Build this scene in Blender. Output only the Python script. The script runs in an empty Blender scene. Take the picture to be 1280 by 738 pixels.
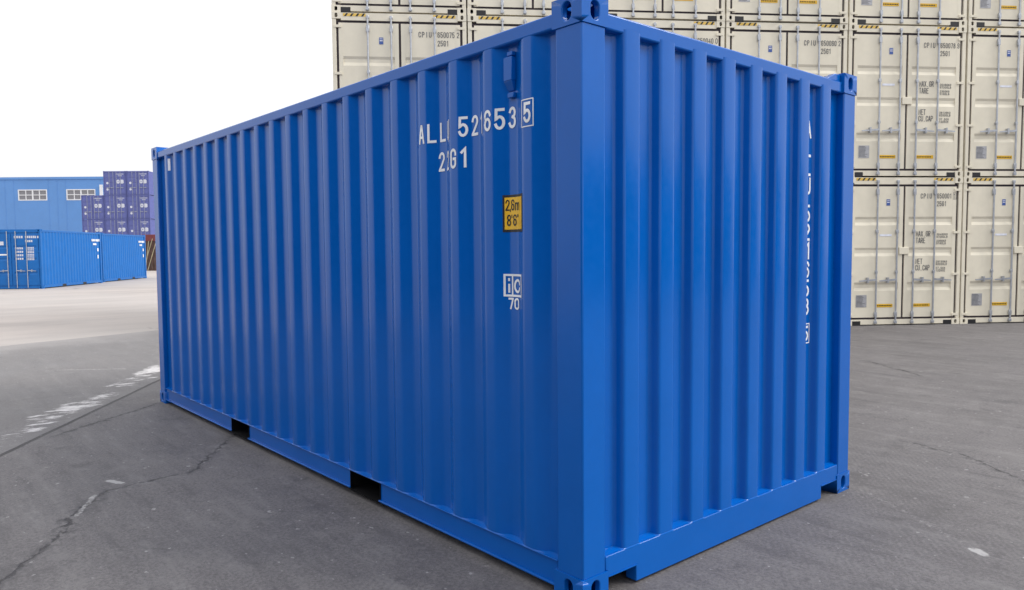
import bpy, math, random
from mathutils import Vector, Matrix

# ------------------------------------------------------------------ camera
scene = bpy.context.scene
C = scene.collection
random.seed(7)

CAM = Vector((2.1986, -2.2753, 1.5396))
YAW, PITCH, ROLL, FPX = -0.8612, -0.0600, -0.0077, 944.0


def cam_axes():
    cy, sy = math.cos(YAW), math.sin(YAW)
    f = Vector((sy * math.cos(PITCH), cy * math.cos(PITCH), math.sin(PITCH)))
    r = Vector((cy, -sy, 0.0))
    u = r.cross(f)
    return (r * math.cos(ROLL) + u * math.sin(ROLL),
            -r * math.sin(ROLL) + u * math.cos(ROLL), f)


RV, UV, FV = cam_axes()
cd = bpy.data.cameras.new('camera')
cd.sensor_width = 36.0
cd.lens = FPX / 1280.0 * 36.0
cd.clip_start = 0.05
cd.clip_end = 6000
cam = bpy.data.objects.new('camera', cd)
m = Matrix((RV, UV, -FV)).transposed().to_4x4()
m.translation = CAM
cam.matrix_world = m
C.objects.link(cam)
scene.camera = cam

# ------------------------------------------------------------------ sky and sun (bright overcast)
SUN_AZ = math.radians(44)      # direction towards the sun, from +X towards +Y
SUN_EL = math.radians(42)
world = bpy.data.worlds.new('World')
scene.world = world
world.use_nodes = True
wn, wl = world.node_tree.nodes, world.node_tree.links
wn.clear()
sky = wn.new('ShaderNodeTexSky')
sky.sky_type = 'NISHITA'
sky.sun_disc = False
sky.sun_elevation = SUN_EL
sky.sun_rotation = math.pi / 2 - SUN_AZ
sky.dust_density = 5.0
sky.air_density = 1.5
hs = wn.new('ShaderNodeHueSaturation')
hs.inputs['Saturation'].default_value = 0.25
wl.new(sky.outputs[0], hs.inputs['Color'])
mixw = wn.new('ShaderNodeMix')
mixw.data_type = 'RGBA'
mixw.inputs[0].default_value = 0.86
wl.new(hs.outputs[0], mixw.inputs[6])
# even cloud cover, brighter overhead than at the horizon as overcast skies are
wtc = wn.new('ShaderNodeTexCoord')
wsep = wn.new('ShaderNodeSeparateXYZ')
wl.new(wtc.outputs['Generated'], wsep.inputs[0])
wmr = wn.new('ShaderNodeMapRange')
wl.new(wsep.outputs['Z'], wmr.inputs[0])
wmr.inputs[1].default_value, wmr.inputs[2].default_value = 0.0, 1.0
wmr.inputs[3].default_value, wmr.inputs[4].default_value = 10.6, 19.5
wcol = wn.new('ShaderNodeVectorMath')
wcol.operation = 'MULTIPLY'
wl.new(wmr.outputs[0], wcol.inputs[0])
wcol.inputs[1].default_value = (0.985, 0.993, 1.02)
wl.new(wcol.outputs[0], mixw.inputs[7])
bg = wn.new('ShaderNodeBackground')
bg.inputs['Strength'].default_value = 0.1
wo = wn.new('ShaderNodeOutputWorld')
wl.new(mixw.outputs[2], bg.inputs['Color'])
wl.new(bg.outputs[0], wo.inputs['Surface'])

sl = bpy.data.lights.new('sun', 'SUN')
sl.energy = 2.4
sl.angle = math.radians(24)
sl.color = (1.0, 0.97, 0.93)
sun = bpy.data.objects.new('sun', sl)
sdir = Vector((math.cos(SUN_AZ) * math.cos(SUN_EL), math.sin(SUN_AZ) * math.cos(SUN_EL), math.sin(SUN_EL)))
sun.rotation_euler = sdir.to_track_quat('Z', 'Y').to_euler()
sun.location = (20, 25, 40)
C.objects.link(sun)

vs = scene.view_settings
vs.view_transform = 'Standard'
vs.look = 'None'
vs.exposure = 0.0
vs.gamma = 1.0
vs.use_curve_mapping = False


# ------------------------------------------------------------------ materials
class N:
    """tiny node helper"""
    def __init__(self, name):
        self.m = bpy.data.materials.new(name)
        self.m.use_nodes = True
        self.t = self.m.node_tree
        self.p = self.t.nodes['Principled BSDF']

    def new(self, kind, **kw):
        n = self.t.nodes.new('ShaderNode' + kind)
        for k, v in kw.items():
            setattr(n, k, v)
        return n

    def put(self, sock, v):
        if hasattr(v, 'links') or hasattr(v, 'is_output'):
            self.t.links.new(v, sock)
        else:
            sock.default_value = v

    def math(self, op, a, b=None, clamp=False):
        n = self.new('Math', operation=op, use_clamp=clamp)
        self.put(n.inputs[0], a)
        if b is not None:
            self.put(n.inputs[1], b)
        return n.outputs[0]

    def noise(self, vec, scale, detail=4, rough=0.55, out='Fac', distortion=0.0):
        n = self.new('TexNoise')
        self.put(n.inputs['Vector'], vec)
        n.inputs['Scale'].default_value = scale
        n.inputs['Detail'].default_value = detail
        n.inputs['Roughness'].default_value = rough
        n.inputs['Distortion'].default_value = distortion
        return n.outputs[out]

    def ramp(self, v, a, b, lo=0.0, hi=1.0, smooth=True):
        n = self.new('MapRange')
        if smooth:
            n.interpolation_type = 'SMOOTHSTEP'
        self.put(n.inputs[0], v)
        n.inputs[1].default_value, n.inputs[2].default_value = a, b
        n.inputs[3].default_value, n.inputs[4].default_value = lo, hi
        return n.outputs[0]

    def mix(self, f, a, b, blend='MIX'):
        n = self.new('Mix', data_type='RGBA', blend_type=blend)
        self.put(n.inputs[0], f)
        for s, v in ((n.inputs[6], a), (n.inputs[7], b)):
            if isinstance(v, tuple) and len(v) == 3:
                v = v + (1,)
            self.put(s, v)
        return n.outputs[2]

    def dot(self, vec, v):
        n = self.new('VectorMath', operation='DOT_PRODUCT')
        self.put(n.inputs[0], vec)
        n.inputs[1].default_value = v
        return n.outputs['Value']

    def mapping(self, vec, scale=(1, 1, 1), rot=(0, 0, 0)):
        n = self.new('Mapping')
        self.put(n.inputs[0], vec)
        n.inputs['Scale'].default_value = scale
        n.inputs['Rotation'].default_value = rot
        return n.outputs[0]

    def bump(self, h, strength, dist):
        n = self.new('Bump')
        n.inputs['Strength'].default_value = strength
        n.inputs['Distance'].default_value = dist
        self.put(n.inputs['Height'], h)
        self.t.links.new(n.outputs[0], self.p.inputs['Normal'])

    def obj(self):
        return self.new('TexCoord').outputs['Object']

    def pos(self):
        return self.new('NewGeometry').outputs['Position']


def paint(name, col, rough=0.35, var=0.10, spec=0.5, wav=0.0, scale=3.0, dust=0.0, coat=0.0):
    n = N(name)
    v = n.pos()
    a = n.noise(v, scale, 5)
    b = n.noise(v, scale * 9, 3)
    f = n.math('ADD', n.math('MULTIPLY', a, 0.7), n.math('MULTIPLY', b, 0.3))
    lo = tuple(c * (1 - var) for c in col)
    hi = tuple(min(1, c * (1 + var)) for c in col)
    colr = n.mix(n.ramp(f, 0.3, 0.7), lo, hi)
    if dust:
        st = n.noise(n.mapping(v, (6, 6, 0.7)), 2.0, 6, 0.65)
        colr = n.mix(n.math('MULTIPLY', n.ramp(st, 0.5, 0.8), dust), colr, (0.42, 0.40, 0.38))
    n.put(n.p.inputs['Base Color'], colr)
    n.put(n.p.inputs['Roughness'], n.ramp(b, 0.25, 0.75, rough * 0.85, rough * 1.2))
    n.p.inputs['Specular IOR Level'].default_value = spec
    n.p.inputs['Coat Weight'].default_value = coat
    n.p.inputs['Coat Roughness'].default_value = 0.2
    if wav:
        w = n.math('ADD', n.math('MULTIPLY', n.noise(v, 2.2, 2), 1.0), n.math('MULTIPLY', n.noise(v, 30, 2), 0.004))
        n.bump(w, wav, 0.02)
    return n.m


def flat(name, col, rough=0.5, metal=0.0, spec=0.5):
    n = N(name)
    v = n.obj()
    a = n.noise(v, 14, 4)
    n.put(n.p.inputs['Base Color'], n.mix(n.ramp(a, 0.3, 0.7), tuple(c * 0.9 for c in col), tuple(min(1, c * 1.08) for c in col)))
    n.p.inputs['Roughness'].default_value = rough
    n.p.inputs['Metallic'].default_value = metal
    n.p.inputs['Specular IOR Level'].default_value = spec
    return n.m


M = {}
M['blue'] = paint('cobalt_blue_paint', (0.0, 0.102, 0.435), 0.18, 0.04, 0.32, wav=0.07)
M['white'] = flat('white_lettering', (0.82, 0.84, 0.86), 0.45)
M['black'] = flat('black_paint', (0.012, 0.012, 0.014), 0.5)
M['shade_black'] = flat('shade_black_primer', (0.005, 0.005, 0.006), 0.9, 0.0, 0.1)  # near-black, so the shade inside the fork pockets lies in the colour
M['yellow'] = flat('yellow_vinyl', (0.80, 0.47, 0.02), 0.4)
M['beige'] = paint('beige_paint', (0.775, 0.718, 0.582), 0.5, 0.06, 0.4, wav=0.12, dust=0.06, scale=0.8)
M['gasket'] = flat('dark_rubber', (0.035, 0.022, 0.03), 0.6)
M['rod'] = flat('galvanised_steel', (0.46, 0.48, 0.52), 0.42, 0.7)
M['hazard_yellow'] = flat('hazard_yellow', (0.75, 0.50, 0.10), 0.5)
M['grey_print'] = flat('grey_print', (0.11, 0.11, 0.115), 0.6)
M['plate'] = flat('data_plate_metal', (0.42, 0.42, 0.44), 0.4, 0.3)
M['sticker_blue'] = flat('blue_sticker', (0.06, 0.12, 0.38), 0.5)
M['sticker_white'] = flat('white_sticker', (0.80, 0.82, 0.90), 0.5)
M['azure'] = paint('azure_paint', (0.0, 0.125, 0.43), 0.42, 0.07, 0.4, dust=0.02)
M['navy'] = paint('navy_paint', (0.006, 0.035, 0.15), 0.45, 0.1, 0.4)
M['purple'] = paint('hazy_violet_blue_paint', (0.11, 0.13, 0.35), 0.5, 0.08, 0.35, dust=0.04)  # muted for distance haze, which is put into the base colour
M['pale_print'] = flat('pale_print', (0.62, 0.64, 0.72), 0.6)
M['rust'] = paint('rust_brown_paint', (0.085, 0.05, 0.042), 0.7, 0.3, 0.3, dust=0.25)
M['red'] = paint('red_paint', (0.16, 0.035, 0.04), 0.6, 0.15, 0.4, dust=0.15)
M['wood'] = paint('weathered_pole', (0.30, 0.26, 0.17), 0.7, 0.2, 0.3)
M['shed'] = paint('sky_blue_cladding', (0.115, 0.275, 0.60), 0.55, 0.05, 0.4, scale=0.3, dust=0.06)
M['frame'] = flat('white_window_frame', (0.75, 0.76, 0.78), 0.5)
M['glass'] = flat('dusty_grey_glass', (0.22, 0.22, 0.24), 0.35)
M['roof'] = paint('roof_sheet', (0.42, 0.45, 0.5), 0.6, 0.06, 0.4, scale=0.4)


def concrete_material():
    n = N('pale_worn_concrete')
    v = n.pos()
    big = n.noise(v, 0.09, 4, 0.6)
    mid = n.noise(n.mapping(v, (1, 0.35, 1), (0, 0, math.radians(-20))), 0.7, 6, 0.65)
    fine = n.noise(v, 14, 5, 0.7)
    c = n.mix(n.ramp(mid, 0.3, 0.7), (0.325, 0.295, 0.278), (0.425, 0.38, 0.355))
    c = n.mix(n.ramp(big, 0.35, 0.65), c, n.mix(0.5, c, (0.37, 0.35, 0.34)))
    c = n.mix(n.math('MULTIPLY', n.ramp(fine, 0.55, 0.8), 0.25), c, (0.22, 0.205, 0.20))
    dark = n.noise(n.mapping(v, (0.5, 1.6, 1), (0, 0, math.radians(-40))), 0.5, 7, 0.7)
    c = n.mix(n.ramp(dark, 0.62, 0.72), c, (0.20, 0.185, 0.18))
    n.put(n.p.inputs['Base Color'], c)
    n.p.inputs['Roughness'].default_value = 0.85
    n.p.inputs['Specular IOR Level'].default_value = 0.25
    n.bump(fine, 0.3, 0.01)
    return n.m


def asphalt_material():
    n = N('dark_worn_yard_paving')
    v = n.pos()
    warp = n.noise(v, 1.7, 5, 0.6)                 # ~0.5 mean
    warp2 = n.noise(v, 9.0, 4, 0.65)
    fine = n.noise(v, 60, 4, 0.75)
    grit = n.noise(v, 260, 2, 0.6)
    mid = n.noise(v, 0.8, 6, 0.62)
    scuff = n.noise(n.mapping(v, (0.35, 2.4, 1), (0, 0, math.radians(35))), 2.4, 7, 0.7)

    def seg(p0, p1, w, wob, wob2=0.02, soft=0.5, fade=0.15):
        d = Vector((p1[0] - p0[0], p1[1] - p0[1], 0))
        ln = d.length
        d.normalize()
        nr = Vector((-d.y, d.x, 0))
        t = n.math('SUBTRACT', n.dot(v, d), d.x * p0[0] + d.y * p0[1])
        s = n.math('SUBTRACT', n.dot(v, nr), nr.x * p0[0] + nr.y * p0[1])
        s = n.math('ADD', s, n.math('MULTIPLY', n.math('SUBTRACT', warp, 0.5), wob))
        s = n.math('ADD', s, n.math('MULTIPLY', n.math('SUBTRACT', warp2, 0.5), wob2))
        a = n.ramp(n.math('ABSOLUTE', s), w * soft, w, 1, 0)  # across
        a = n.math('MULTIPLY', a, n.ramp(t, -fade, fade))
        return n.math('MULTIPLY', a, n.ramp(t, ln - fade, ln + fade, 1, 0)), t, s

    c = n.mix(n.ramp(mid, 0.3, 0.7), (0.118, 0.110, 0.113), (0.166, 0.155, 0.156))
    c = n.mix(n.math('MULTIPLY', n.ramp(fine, 0.42, 0.60), 0.7), c, (0.066, 0.062, 0.065))
    gr2 = n.noise(v, 34, 5, 0.8)
    c = n.mix(n.math('MULTIPLY', n.ramp(gr2, 0.52, 0.64), 0.5), c, (0.19, 0.182, 0.182))
    c = n.mix(n.math('MULTIPLY', n.ramp(grit, 0.50, 0.66), 0.5), c, (0.21, 0.20, 0.20))
    c = n.mix(n.math('MULTIPLY', n.ramp(scuff, 0.50, 0.68), 0.5), c, (0.20, 0.192, 0.19))
    c = n.mix(n.math('MULTIPLY', n.ramp(scuff, 0.47, 0.32), 0.5), c, (0.066, 0.062, 0.066))
    blotch = n.noise(v, 3.1, 8, 0.75)
    c = n.mix(n.math('MULTIPLY', n.ramp(blotch, 0.53, 0.66), 0.5), c, (0.18, 0.172, 0.17))
    c = n.mix(n.math('MULTIPLY', n.ramp(blotch, 0.45, 0.34), 0.5), c, (0.070, 0.066, 0.069))
    mot = n.noise(v, 8.5, 8, 0.78)
    c = n.mix(n.math('MULTIPLY', n.ramp(mot, 0.54, 0.64), 0.45), c, (0.195, 0.187, 0.186))
    c = n.mix(n.math('MULTIPLY', n.ramp(mot, 0.45, 0.36), 0.45), c, (0.066, 0.062, 0.066))
    stain = n.noise(v, 1.25, 6, 0.7, distortion=0.6)
    c = n.mix(n.math('MULTIPLY', n.ramp(stain, 0.60, 0.70), 0.45), c, (0.066, 0.061, 0.064))
    # tyre and drag marks
    drag = n.noise(n.mapping(v, (0.12, 3.0, 1), (0, 0, math.radians(-62))), 3.0, 6, 0.65)
    c = n.mix(n.math('MULTIPLY', n.ramp(drag, 0.58, 0.74), 0.22), c, (0.062, 0.058, 0.062))
    drag2 = n.noise(n.mapping(v, (0.10, 2.2, 1), (0, 0, math.radians(12))), 2.6, 6, 0.65)
    c = n.mix(n.math('MULTIPLY', n.ramp(drag2, 0.58, 0.74), 0.25), c, (0.21, 0.202, 0.20))
    # brush lines left in the surface
    bw = n.new('TexWave', wave_type='BANDS', bands_direction='X')
    n.put(bw.inputs['Vector'], n.mapping(v, (1, 1, 1), (0, 0, math.radians(-38))))
    bw.inputs['Scale'].default_value = 9.0
    bw.inputs['Distortion'].default_value = 1.5
    bw.inputs['Detail'].default_value = 2.0
    brush = n.math('MULTIPLY', bw.outputs['Fac'], n.ramp(n.noise(v, 0.55, 3), 0.42, 0.60))
    c = n.mix(n.math('MULTIPLY', brush, 0.28), c, (0.07, 0.066, 0.072))
    # paler beyond the joint: sunlit, sky-reflecting look partly put into the colour
    J0, J1 = (-4.659, -1.546), (-7.41, 0.361)
    jd = Vector((J1[0] - J0[0], J1[1] - J0[1], 0)).normalized()
    jn = Vector((-jd.y, jd.x, 0))          # points to -Y/-X side
    sj = n.math('SUBTRACT', n.dot(v, jn), jn.x * J0[0] + jn.y * J0[1])
    beyond = n.ramp(sj, -0.02, 0.02, 1, 0) if jn.dot(Vector((-1, -1, 0))) < 0 else n.ramp(sj, -0.02, 0.02)
    c = n.mix(n.math('MULTIPLY', beyond, 0.32), c, (0.215, 0.208, 0.208))
    # dusty concrete grey tyre smears and patches
    patch = n.noise(v, 0.35, 5, 0.6)
    c = n.mix(n.math('MULTIPLY', n.ramp(patch, 0.55, 0.68), 0.30), c, (0.19, 0.18, 0.175))
    # long joint, cracks
    height = n.math('MULTIPLY', fine, 0.35)
    cracks = []
    fl0 = n.noise(v, 13, 6, 0.75)
    ext = 9.0
    jj0 = (J0[0] - jd.x * ext, J0[1] - jd.y * ext)
    jj1 = (J1[0] + jd.x * 2.2, J1[1] + jd.y * 2.2)
    cracks.append((seg(jj0, jj1, 0.028, 0.03, 0.012)[0], 0.85))
    for p0, p1, w, wob, k in (
            ((-5.95, -0.06), (-5.10, -1.10), 0.013, 0.10, 0.6),
            ((-1.0, -2.4), (-2.317, -1.643), 0.013, 0.22, 0.55),
            ((-2.317, -1.643), (-3.157, -1.159), 0.014, 0.22, 0.55),
            ((-3.157, -1.159), (-3.240, -0.60), 0.009, 0.16, 0.5),
            ((-3.231, -0.586), (-4.258, 0.146), 0.010, 0.14, 0.5),
            ((-0.25, 3.93), (0.25, 3.80), 0.008, 0.12, 0.5),
            ((0.22, 3.80), (0.75, 3.40), 0.009, 0.16, 0.55),
            ((0.75, 3.40), (1.6, 3.1), 0.009, 0.2, 0.6),
            ((-2.30, 7.95), (-1.40, 7.22), 0.014, 0.15, 0.5)):
        am = seg(p0, p1, w, wob, 0.11)[0]
        halo = seg(p0, p1, w * 6.0, wob, 0.20, 0.05)[0]
        c = n.mix(n.math('MULTIPLY', n.math('MULTIPLY', halo, n.ramp(blotch, 0.5, 0.66)), 0.5), c, (0.24, 0.23, 0.23))
        c = n.mix(n.math('MULTIPLY', n.math('MULTIPLY', halo, n.ramp(fl0, 0.44, 0.58)), 0.8), c, (0.052, 0.049, 0.053))
        cracks.append((n.math('MULTIPLY', am, n.ramp(fl0, 0.40, 0.56, 0.10, 1.0)), k))
    for a, k in cracks:
        c = n.mix(n.math('MULTIPLY', a, k), c, (0.036, 0.033, 0.035))
        height = n.math('SUBTRACT', height, n.math('MULTIPLY', a, 1.5))
    # broken edges of the big crack: pale crumbled bits
    # white powder spilled alongside the joint
    sp, t, s = seg((-4.27, -2.15), (-9.27, 1.18), 0.62, 0.35, 0.14, 0.05, 0.4)
    blot = n.noise(n.mapping(v, (2.6, 0.9, 1), (0, 0, math.radians(-41))), 4.6, 9, 0.74)
    cl = n.noise(v, 1.1, 3, 0.5)
    blot = n.math('ADD', blot, n.math('MULTIPLY', n.math('SUBTRACT', cl, 0.5), 0.55))
    c = n.mix(n.math('MULTIPLY', n.ramp(n.math('MULTIPLY', sp, blot), 0.475, 0.575), 0.9), c, (0.62, 0.60, 0.60))
    # scratches of white paint
    for p0, p1, w, wob, thr in (((-9.23, -0.42), (-8.69, 0.34), 0.03, 0.05, 0.42),
                                ((0.02, 2.50), (0.905, 1.934), 0.05, 0.05, 0.58),
                                ((0.86, 1.97), (0.95, 1.90), 0.05, 0.08, 0.30),
                                ((-3.15, -1.20), (-2.75, -1.42), 0.04, 0.12, 0.44),
                                ((-3.42, -1.10), (-3.26, -1.02), 0.045, 0.08, 0.30),
                                ((-0.15, 2.85), (0.0, 2.78), 0.03, 0.05, 0.52)):
        a = seg(p0, p1, w, wob, 0.04, 0.2, 0.05)[0]
        c = n.mix(n.math('MULTIPLY', n.ramp(n.math('MULTIPLY', a, n.noise(v, 26, 7, 0.75)), thr - 0.08, thr + 0.14), 0.6), c, (0.50, 0.49, 0.48))
    # pale dust blown in over the far edge
    e0, e1 = Vector((-12.848, -0.60, 0)), Vector((-13.695, 2.089, 0))
    ed = (e1 - e0).normalized()
    en = Vector((ed.y, -ed.x, 0))
    se = n.math('SUBTRACT', n.dot(v, en), en.dot(e0))
    se = n.math('ADD', se, n.math('MULTIPLY', n.math('SUBTRACT', mid, 0.5), 1.6))
    c = n.mix(n.math('MULTIPLY', n.ramp(se, -0.2, 1.6, 1, 0), 0.55), c, (0.33, 0.31, 0.30))
    c = n.mix(n.math('MULTIPLY', n.ramp(se, 0.0, 7.0, 1, 0), 0.12), c, (0.26, 0.25, 0.245))
    # small flecks
    fl = n.noise(v, 5.5, 6, 0.7)
    c = n.mix(n.math('MULTIPLY', n.ramp(fl, 0.665, 0.70), 0.65), c, (0.42, 0.41, 0.40))
    fl2 = n.noise(v, 19, 3, 0.5)
    c = n.mix(n.math('MULTIPLY', n.ramp(fl2, 0.685, 0.72), 0.6), c, (0.36, 0.35, 0.35))
    fl3 = n.noise(n.mapping(v, (1, 1, 1), (0, 0, 1)), 7.5, 4, 0.6)
    c = n.mix(n.math('MULTIPLY', n.ramp(fl3, 0.68, 0.74), 0.6), c, (0.045, 0.042, 0.046))
    n.put(n.p.inputs['Base Color'], c)
    n.put(n.p.inputs['Roughness'], n.ramp(mid, 0.3, 0.7, 0.62, 0.8))
    n.p.inputs['Specular IOR Level'].default_value = 0.35
    h = n.math('ADD', height, n.math('MULTIPLY', grit, 0.3))
    n.bump(h, 0.8, 0.008)
    return n.m


M['concrete'] = concrete_material()
M['asphalt'] = asphalt_material()


# ------------------------------------------------------------------ mesh helpers
class MB:
    def __init__(self):
        self.v, self.f = [], []

    def add(self, verts, faces):
        b = len(self.v)
        self.v += [tuple(p) for p in verts]
        self.f += [tuple(i + b for i in f) for f in faces]
        return self

    def box(self, x0, x1, y0, y1, z0, z1):
        x0, x1 = min(x0, x1), max(x0, x1)
        y0, y1 = min(y0, y1), max(y0, y1)
        z0, z1 = min(z0, z1), max(z0, z1)
        p = [(x, y, z) for z in (z0, z1) for y in (y0, y1) for x in (x0, x1)]
        return self.add(p, [(0, 2, 3, 1), (4, 5, 7, 6), (0, 1, 5, 4), (2, 6, 7, 3), (0, 4, 6, 2), (1, 3, 7, 5)])

    def hexa(self, p):
        """eight corners: bottom ring then top ring (counter-clockwise from above)"""
        return self.add(p, [(3, 2, 1, 0), (4, 5, 6, 7), (0, 1, 5, 4), (1, 2, 6, 5), (2, 3, 7, 6), (3, 0, 4, 7)])

    def tube(self, a, b, r, n=10, r2=None):
        a, b = Vector(a), Vector(b)
        d = (b - a).normalized()
        u = d.orthogonal().normalized()
        w = d.cross(u)
        r2 = r if r2 is None else r2
        vs = []
        for c, rr in ((a, r), (b, r2)):
            for i in range(n):
                t = 2 * math.pi * i / n
                vs.append(c + u * (math.cos(t) * rr) + w * (math.sin(t) * rr))
        fs = [(i, (i + 1) % n, n + (i + 1) % n, n + i) for i in range(n)]
        fs += [tuple(reversed(range(n))), tuple(range(n, 2 * n))]
        return self.add(vs, fs)

    def mesh(self, name, mat, smooth=None):
        me = bpy.data.meshes.new(name)
        me.from_pydata(self.v, [], self.f)
        me.materials.append(mat)
        me.update()
        if smooth:
            me.shade_smooth()
            me.set_sharp_from_angle(angle=math.radians(smooth))
        return me

    def build(self, name, mat, parent=None, bevel=0.0, smooth=None, seg=2, kind=None):
        me = self.mesh(name, mat, smooth if smooth else (35 if bevel else None))
        o = bpy.data.objects.new(name, me)
        C.objects.link(o)
        o.parent = parent
        if bevel:
            b = o.modifiers.new('bevel', 'BEVEL')
            b.width = bevel
            b.segments = seg
            b.limit_method = 'ANGLE'
            b.angle_limit = math.radians(45)
        if kind:
            o['kind'] = kind
        return o


def empty(name, loc=(0, 0, 0), rz=0.0):
    o = bpy.data.objects.new(name, None)
    o.empty_display_size = 0.3
    C.objects.link(o)
    o.location = loc
    o.rotation_euler = (0, 0, rz)
    return o


def tag(o, label, cat, group=None):
    o['label'], o['category'] = label, cat
    if group:
        o['group'] = group
    return o


def copy_tree(o, parent=None):
    c = o.copy()
    C.objects.link(c)
    c.parent = parent
    for ch in list(o.children):
        copy_tree(ch, c)
    return c


def round_poly(P, r, n=3):
    """round the inner corners of a 2-D polyline"""
    out = [P[0]]
    for i in range(1, len(P) - 1):
        a, b, c = Vector(P[i - 1]), Vector(P[i]), Vector(P[i + 1])
        d0, d1 = (a - b), (c - b)
        k = min(r, d0.length * 0.45, d1.length * 0.45)
        p0, p1 = b + d0.normalized() * k, b + d1.normalized() * k
        for j in range(n + 1):
            t = j / n
            q = p0 * (1 - t) ** 2 + b * 2 * t * (1 - t) + p1 * t * t
            out.append((q.x, q.y))
    out.append(P[-1])
    return out


# ------------------------------------------------------------------ stroke lettering
def arc(cx, cy, rx, ry, a0, a1, n=9):
    return [(cx + rx * math.cos(math.radians(a0 + (a1 - a0) * i / n)),
             cy + ry * math.sin(math.radians(a0 + (a1 - a0) * i / n))) for i in range(n + 1)]


G = {
    'A': [[(0, 0), (.42, 1), (.58, 1), (1, 0)], [(.16, .32), (.84, .32)]],
    'B': [[(0, 0), (0, 1), (.6, 1)] + arc(.6, .76, .36, .24, 90, -90, 6) + [(0, .52)], [(.6, .52)] + arc(.6, .26, .4, .26, 90, -90, 6) + [(0, 0)]],
    'C': [[(1, .70)] + arc(.5, .76, .5, .24, 0, 180) + arc(.5, .24, .5, .24, 180, 360) + [(1, .30)]],
    'E': [[(1, 1), (0, 1), (0, 0), (1, 0)], [(0, .52), (.8, .52)]],
    'G': [[(1, .72)] + arc(.5, .76, .5, .24, 0, 180) + arc(.5, .24, .5, .24, 180, 360) + [(1, .48), (.55, .48)]],
    'I': [[(.5, 0), (.5, 1)]],
    'K': [[(0, 0), (0, 1)], [(1, 1), (0, .45)], [(.3, .6), (1, 0)]],
    'L': [[(0, 1), (0, 0), (1, 0)]],
    'M': [[(0, 0), (0, 1), (.5, .35), (1, 1), (1, 0)]],
    'N': [[(0, 0), (0, 1), (1, 0), (1, 1)]],
    'P': [[(0, 0), (0, 1), (.6, 1)] + arc(.6, .74, .4, .26, 90, -90, 6) + [(0, .48)]],
    'R': [[(0, 0), (0, 1), (.6, 1)] + arc(.6, .74, .4, .26, 90, -90, 6) + [(0, .48)], [(.5, .48), (1, 0)]],
    'S': [[(1, .74)] + arc(.5, .76, .5, .24, 5, 250) + arc(.5, .26, .5, .26, 75, -175)],
    'T': [[(0, 1), (1, 1)], [(.5, 1), (.5, 0)]],
    'U': [[(0, 1), (0, .26)] + arc(.5, .24, .5, .24, 180, 360) + [(1, 1)]],
    'X': [[(0, 0), (1, 1)], [(0, 1), (1, 0)]],
    '0': [[(0, .74)] + arc(.5, .76, .5, .24, 180, 0) + arc(.5, .24, .5, .24, 0, -180) + [(0, .76)]],
    '1': [[(.12, .80), (.58, 1), (.58, 0)]],
    '2': [arc(.5, .74, .5, .26, 175, -25) + [(0, .02), (0, 0), (1, 0)]],
    '3': [arc(.48, .76, .48, .24, 165, -80), arc(.48, .27, .52, .27, 85, -165)],
    '4': [[(.75, 0), (.75, 1), (0, .3), (1, .3)]],
    '5': [[(.95, 1), (.06, 1), (.03, .50)] + arc(.48, .31, .52, .31, 140, -160, 12)],
    '6': [[(1, .78)] + arc(.5, .76, .5, .24, 5, 180) + [(0, .28)] + arc(.5, .29, .5, .29, 180, -175, 16)],
    '7': [[(0, 1), (1, 1), (.38, 0)]],
    '8': [arc(.5, .76, .45, .24, -90, 270, 14), arc(.5, .26, .5, .26, 90, 450, 14)],
    '9': [[(0, .22)] + arc(.5, .24, .5, .24, 185, 360) + [(1, .72)] + arc(.5, .71, .5, .29, 0, 355, 16)],
    'm': [[(0, 0), (0, .66)], [(0, .5)] + arc(.25, .5, .25, .17, 180, 0, 6) + [(.5, 0)], [(.5, .5)] + arc(.75, .5, .25, .17, 180, 0, 6) + [(1, 0)]],
    'i': [[(.5, 0), (.5, .52)], [(.5, .90), (.5, .97)]],
    'c': [[(1, .50)] + arc(.5, .36, .5, .36, 20, 340, 14)],
    '.': [[(.3, 0), (.55, 0)]],
    ',': [[(.5, .06), (.25, -.14)]],
    "'": [[(.5, .80), (.5, 1.0)]],
    '"': [[(.25, .80), (.25, 1.0)], [(.75, .80), (.75, 1.0)]],
    '-': [[(.1, .5), (.9, .5)]],
}


def strokes(ch, x, z, w, h, sw):
    """quads (2-D) of one glyph; x, z = lower left corner, sw = stroke width"""
    quads = []
    for si, pl in enumerate(G[ch]):
        pts = []
        for px, pz in pl:
            p = Vector((x + sw / 2 + px * (w - sw), z + sw / 2 + pz * (h - sw)))
            if not pts or (p - pts[-1]).length > 1e-5:
                pts.append(p)
        nrm = []
        for i in range(len(pts) - 1):
            d = (pts[i + 1] - pts[i]).normalized()
            nrm.append(Vector((-d.y, d.x)))
        L, R = [], []
        for i, p in enumerate(pts):
            if i == 0:
                n, k = nrm[0], 1.0
                p = p - (pts[1] - pts[0]).normalized() * sw * 0.45
            elif i == len(pts) - 1:
                n, k = nrm[-1], 1.0
                p = p + (pts[-1] - pts[-2]).normalized() * sw * 0.45
            else:
                n = nrm[i - 1] + nrm[i]
                if n.length < 1e-4:
                    n = nrm[i].copy()
                n.normalize()
                k = 1 / max(0.45, n.dot(nrm[i]))
            L.append(p + n * (k * sw / 2))
            R.append(p - n * (k * sw / 2))
        for i in range(len(pts) - 1):
            lf = si * 0.0006 + i * 0.00003
            quads.append([Vector((p.x, p.y, lf)) for p in (R[i], R[i + 1], L[i + 1], L[i])])
    return quads


def rect(x0, x1, z0, z1):
    return [Vector((x0, z0, 0)), Vector((x1, z0, 0)), Vector((x1, z1, 0)), Vector((x0, z1, 0))]


def text_quads(s, x, z, w, h, sw, pitch):
    q = []
    for i, ch in enumerate(s):
        if ch != ' ':
            q += strokes(ch, x + i * pitch, z, w, h, sw)
    return q


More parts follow.
